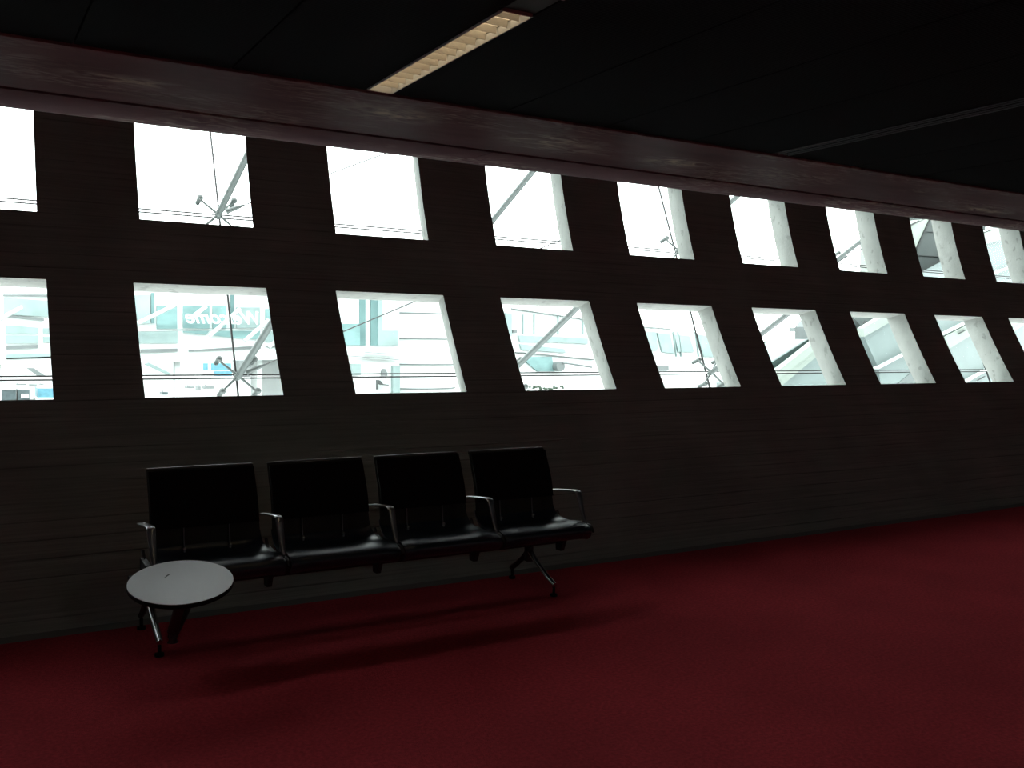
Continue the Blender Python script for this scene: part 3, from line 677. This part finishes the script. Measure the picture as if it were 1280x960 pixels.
# B: white building with teal windows and a round tower (third opening)
YB_ = 20.5
B = thing('annex_building', 'white annex with tall teal windows beyond the third lower opening', 'building', (P(470, 470, YB_).x, YB_+2, GZ))
ext(B, 'wall', [(404, 330), (499, 330), (499, 700), (404, 700)], YB_+.1, 6, M['white'])
for px, m_ in (([(428, 404.5), (450, 404.5), (450, 431.5), (430, 431.5)], M['teal']), (rect(450, 457, 372, 431.8), M['dteal']), (rect(464, 472, 372, 431.8), M['dteal']), (rect(472.5, 478, 372, 431.8), M['pteal']), (rect(478, 497.5, 413, 431.8), M['pteal'])):
    ext(B, 'window', px, YB_+.04, .08, m_)
ext(B, 'ledge', [(457, 440), (499, 442.6), (499, 443.4), (457, 440.8)], YB_-.05, .1, M['grey']); ext(B, 'ledge', [(437, 444.5), (499, 449.3), (499, 450.1), (437, 445.3)], YB_-.05, .1, M['grey'])
ext(B, 'door', rect(491.5, 500, 457, 492), YB_-.02, .2, M['pteal']); ext(B, 'door', rect(440, 451, 455, 469), YB_-.02, .2, M['pteal'])
ext(B, 'ground_post', [(472, 475), (473, 475), (476, 476), (479, 480), (486, 481), (486, 482), (477, 481.5), (473, 478.5), (473, 487), (472, 487)], YB_-.1, .1, M['darksteel'])  # post from the apron, drawn flat against the annex wall
ext(B, 'parked_van', [(478, 470), (478, 464), (480, 461), (482.5, 461.5), (484, 466), (484.5, 470)], YB_-.05, .1, M['grey'])  # outline of a parked van, drawn flat against the annex wall
tw = thing('round_tower', 'white round tower with thin horizontal joints beyond the third lower opening', 'tower', (P(553, 450, 21).x, 22.2, GZ))
cx = P(549, 450, 21).x; rad = abs(P(549, 450, 21).x - P(503, 450, 21).x)*.98
def ring(z0, z1, r, m_, name):
    bm = nb(); n = 48; loft(bm, [[(cx+r*math.cos(2*math.pi*k/n), 22.2+r*.8*math.sin(2*math.pi*k/n), z) for k in range(n)] for z in (z0, z1)])
    o = obj(name, bm, m_, smooth=True); o.parent = tw; o.matrix_parent_inverse = Matrix.Translation(-tw.location)
zj = [P(549, y, 21).z for y in (487, 456.2, 423.6, 391.3, 358)]
ring(GZ, zj[-1]+1, rad, M['white'], 'shaft')
for z in zj[:-1]: ring(z-.014, z+.014, rad+.03, M['grey'], 'joint_ring')

# C: long low hall (fourth to sixth openings)
YC = 27.0
Cb = thing('gate_hall', 'long white hall with pale teal window band beyond the fourth and fifth openings', 'building', (P(740, 450, YC).x, YC+3, GZ))
ext(Cb, 'wall', [(612, 378), (732, 399), (840, 411), (960, 428), (1080, 440), (1080, 540), (612, 540)], YC+.1, 6, M['white'])
def cw(px, m_, name='window'): return ext(Cb, name, px, YC+.02, .1, m_)
cw([(640, 385.2), (731, 398.6), (731, 399.5), (640, 386.2)], M['grey'], 'roof_edge'); cw([(800, 408), (840, 410.6), (840, 411.4), (800, 408.8)], M['grey'], 'roof_edge'); cw([(955, 426.5), (996, 431), (996, 431.8), (955, 427.3)], M['grey'], 'roof_edge')
cw([(632, 391), (640, 392), (640, 420), (634, 420)], M['pteal']); cw([(648, 419), (700, 421), (735, 423), (735, 430), (700, 428), (650, 427)], M['pteal']); cw([(650, 430), (705, 436), (708, 441), (652, 437)], M['pteal'])
cw([(655, 446), (690, 446), (693, 464), (672, 464), (655, 450)], M['teal'])
for x in (654, 668, 698, 729): cw([(x, 393), (x+.9, 393), (x+.9, 418), (x, 418)], M['pteal'], 'mullion')
cw(rect(641.5, 646.5, 412, 416), M['grey'], 'vent')
cw([(645, 440), (655, 440.5), (743, 449), (743, 450), (655, 441.6), (645, 441.2)], M['darksteel'], 'ledge')
cw([(806, 414), (820, 415), (823, 438), (812, 438)], M['pteal']); cw([(822, 416), (838, 418), (843, 442), (828, 440)], M['pteal']); cw([(843, 418), (862, 420), (868, 440), (848, 440)], M['pteal']); cw([(872, 418), (889, 420), (896, 446), (880, 446)], M['pteal'])
for x in (805, 842, 848, 870): cw([(x, 415), (x+.6, 415), (x+.6+4, 446), (x+4, 446)], M['pteal'], 'mullion')
cw(rect(822, 836, 457, 463), M['grey'], 'vent'); cw([(956, 428), (975, 431), (975, 455), (966, 455)], M['pteal']); cw([(978, 432), (996, 433), (996, 450), (980, 452)], M['pteal'])
cw(rect(989, 997, 409.5, 414.5), M['grey'], 'vent')
c0 = P(701, 458, YC-.25); bm = nb(); tube(bm, [c0, c0+Vector((0, .3, 0))], .17, 20); o = obj('duct_end', bm, M['grey'], smooth=True); o.parent = Cb; o.matrix_parent_inverse = Matrix.Translation(-Cb.location)
bm = nb(); tube(bm, smooth_pts([c0+Vector((.05, -.05, .12)), P(715, 455, YC-.1), P(740, 459, YC-.1)], 5), .03, 8); o = obj('pipe', bm, M['grey'], smooth=True); o.parent = Cb; o.matrix_parent_inverse = Matrix.Translation(-Cb.location)
rs = random.Random(5)
t = thing('shrub', 'sparse dark shrub tips at the foot of the fourth lower opening', 'shrub', (P(682, 490, 15).x, 15, GZ))
bm = nb()
for k in range(5):
    p = P(664+9*k, 497, 15); sphere(bm, (p.x, 15, (GZ+.4+p.z)/2), (p.z-GZ-.4)/2, (.35, .35, 1), 14, 10)
for k in range(60):
    p = P(rs.uniform(660, 704), 491.5-rs.random()**2*9, 15+rs.uniform(-.2, .2)); sphere(bm, p, rs.uniform(.012, .03), (1.4, 1, .8), 6, 4)
o = obj('foliage', bm, M['shrub']); o.parent = t; o.matrix_parent_inverse = Matrix.Translation(-t.location)
bm = nb()
for k in range(5):
    p = P(664+9*k, 497, 15); tube(bm, [(p.x, 15, GZ), (p.x, 15, GZ+.9)], .06, 8)
o = obj('stem', bm, M['shrub']); o.parent = t; o.matrix_parent_inverse = Matrix.Translation(-t.location)

# D: panelled covered walkway close outside on the right
YD = 11.6
D = thing('covered_walkway', 'pale panelled sloping walkway filling the right hand openings', 'walkway', (P(1150, 450, YD).x, YD+1, EYE-1.6))
def dw(name, px, m_, off=0.0, d=1.6, label=None): return ext(D, name, px, YD-off, d, m_, label)
# lower-left end (sixth opening)
dw('side_panel', [(976, 483), (1018.5, 447.5), (1046, 424), (1046, 560), (976, 560)], M['pale'], 0.0)
dw('parapet', [(968.5, 466.5), (1012.5, 432), (1045, 406), (1045, 418), (1016, 440), (973.5, 474)], M['cream'], .16, .14)
dw('parapet', [(973.5, 474), (1016, 440), (1045, 418), (1046, 424), (1018.5, 447.5), (977.5, 482)], M['cream'], .10, .10)
dw('dark_band', [(963.5, 454), (1009.5, 424.5), (1040, 404), (1040, 416), (1011.5, 431.5), (974, 460.5), (966, 459.5)], M['greenband'], -.05, .05)
# seventh opening
dw('end_panel', [(1056, 408), (1066, 396), (1079.4, 411), (1101, 482), (1101, 560), (1056, 560)], M['grey'], -.25, 1.2)
dw('joint_strip', [(1078, 445.9), (1091, 446.1), (1091, 446.9), (1078, 446.7)], M['seal'], -.22, .05)
dw('eave', [(1066, 396), (1112, 390), (1112, 398), (1080, 412)], M['grey'], -.15, 1.2)
dw('dark_gap', [(1081, 404), (1084, 401), (1084, 406), (1080, 410)], M['seal'], .0, .05)
dw('side_panel', [(1080, 420.5), (1112, 402.5), (1160, 373), (1200, 352), (1218, 346), (1300, 300), (1400, 250), (1400, 600), (1116, 600), (1098.5, 461)], M['pale'], 0.05)
dw('parapet', [(1079.5, 410), (1105.5, 394.5), (1140, 375), (1142, 384), (1112, 403), (1080.5, 421)], M['cream'], .14, .14)
for a, b in (((1098, 461.5), (1142, 438.5)), ((1177, 420), (1222, 398)), ((1206, 479.5), (1248, 456)), ((1262, 417), (1300, 394)), ((1242, 343), (1280, 329))):
    dw('rib', [a, b, (b[0], b[1]-1.6), (a[0], a[1]-1.6)], M['white'], .16, .15)
dw('lower_panel', [(1120, 481), (1139, 466), (1160, 452), (1160, 520), (1120, 520)], M['grey'], .06, .1)
dw('cream_band', [(1180, 421), (1222, 399), (1224, 413), (1185, 437)], M['cream'], .09, .1)
dw('cream_band', [(1256, 404), (1300, 380), (1300, 392), (1266, 415)], M['cream'], .09, .1)
for a in ((1199, 417), (1223, 475)): dw('handle', [(a[0], a[1]), (a[0]+9, a[1]-5), (a[0]+9, a[1]-4.2), (a[0], a[1]+.8)], M['darksteel'], .13, .03)
dw('upper_panel', [(1222, 293), (1260, 282), (1300, 272), (1300, 330), (1222, 352)], M['pale'], .06, .3)
dw('cream_band', [(1228, 290), (1254, 284), (1254, 299), (1232, 305)], M['cream'], .12, .1)
dw('joint_strip', [(1228, 290.8), (1240, 287), (1240, 288), (1228, 291.8)], M['seal'], .16, .05)
# charcoal stair tower behind (eighth upper opening)
E_ = thing('panelled_tower', 'charcoal panelled tower with a pale sloping face, seen in the eighth upper opening', 'tower', (P(1170, 320, 13.4).x, 14, EYE-1.2))
def ew(name, px, m_, Y=13.4, d=1.5): return ext(E_, name, px, Y, d, m_)
ew('charcoal_face', [(1146.5, 311.5), (1163, 276), (1163, 240), (1232, 240), (1232, 400), (1156, 400), (1146, 330)], M['charcoal'])
ew('pale_face', [(1132, 285), (1149, 274.5), (1163, 274), (1163, 276.5), (1146.3, 311), (1132, 345)], M['cream'], 13.35, 1.2)
ew('joint_strip', [(1146, 318.8), (1180, 320.8), (1180, 321.6), (1146, 319.6)], M['seal'], 13.37, .05); ew('joint_strip', [(1150, 289), (1175, 290), (1175, 290.5), (1150, 289.5)], M['seal'], 13.37, .05)
ew('edge_trim', [(1162.5, 274), (1164, 274), (1147, 312), (1145.5, 311)], M['seal'], 13.32, .05); ew('edge_trim', [(1137, 281.5), (1149, 275.5), (1149, 276.7), (1137, 283)], M['seal'], 13.32, .05)

q = P(1190, 400, 13.4); bm = nb(); box(bm, q.x-1.0, q.x+.9, 13.5, 14.8, GZ, q.z+.2); o = obj('shaft', bm, M['charcoal']); o.parent = E_; o.matrix_parent_inverse = Matrix.Translation(-E_.location)
for px in (1010, 1180, 1380):
    q = P(px, 555, YD+.8); bm = nb(); box(bm, q.x-.15, q.x+.15, YD+.6, YD+.9, GZ, q.z+.3); o = obj('support_column', bm, M['grey']); o.parent = D; o.matrix_parent_inverse = Matrix.Translation(-D.location)
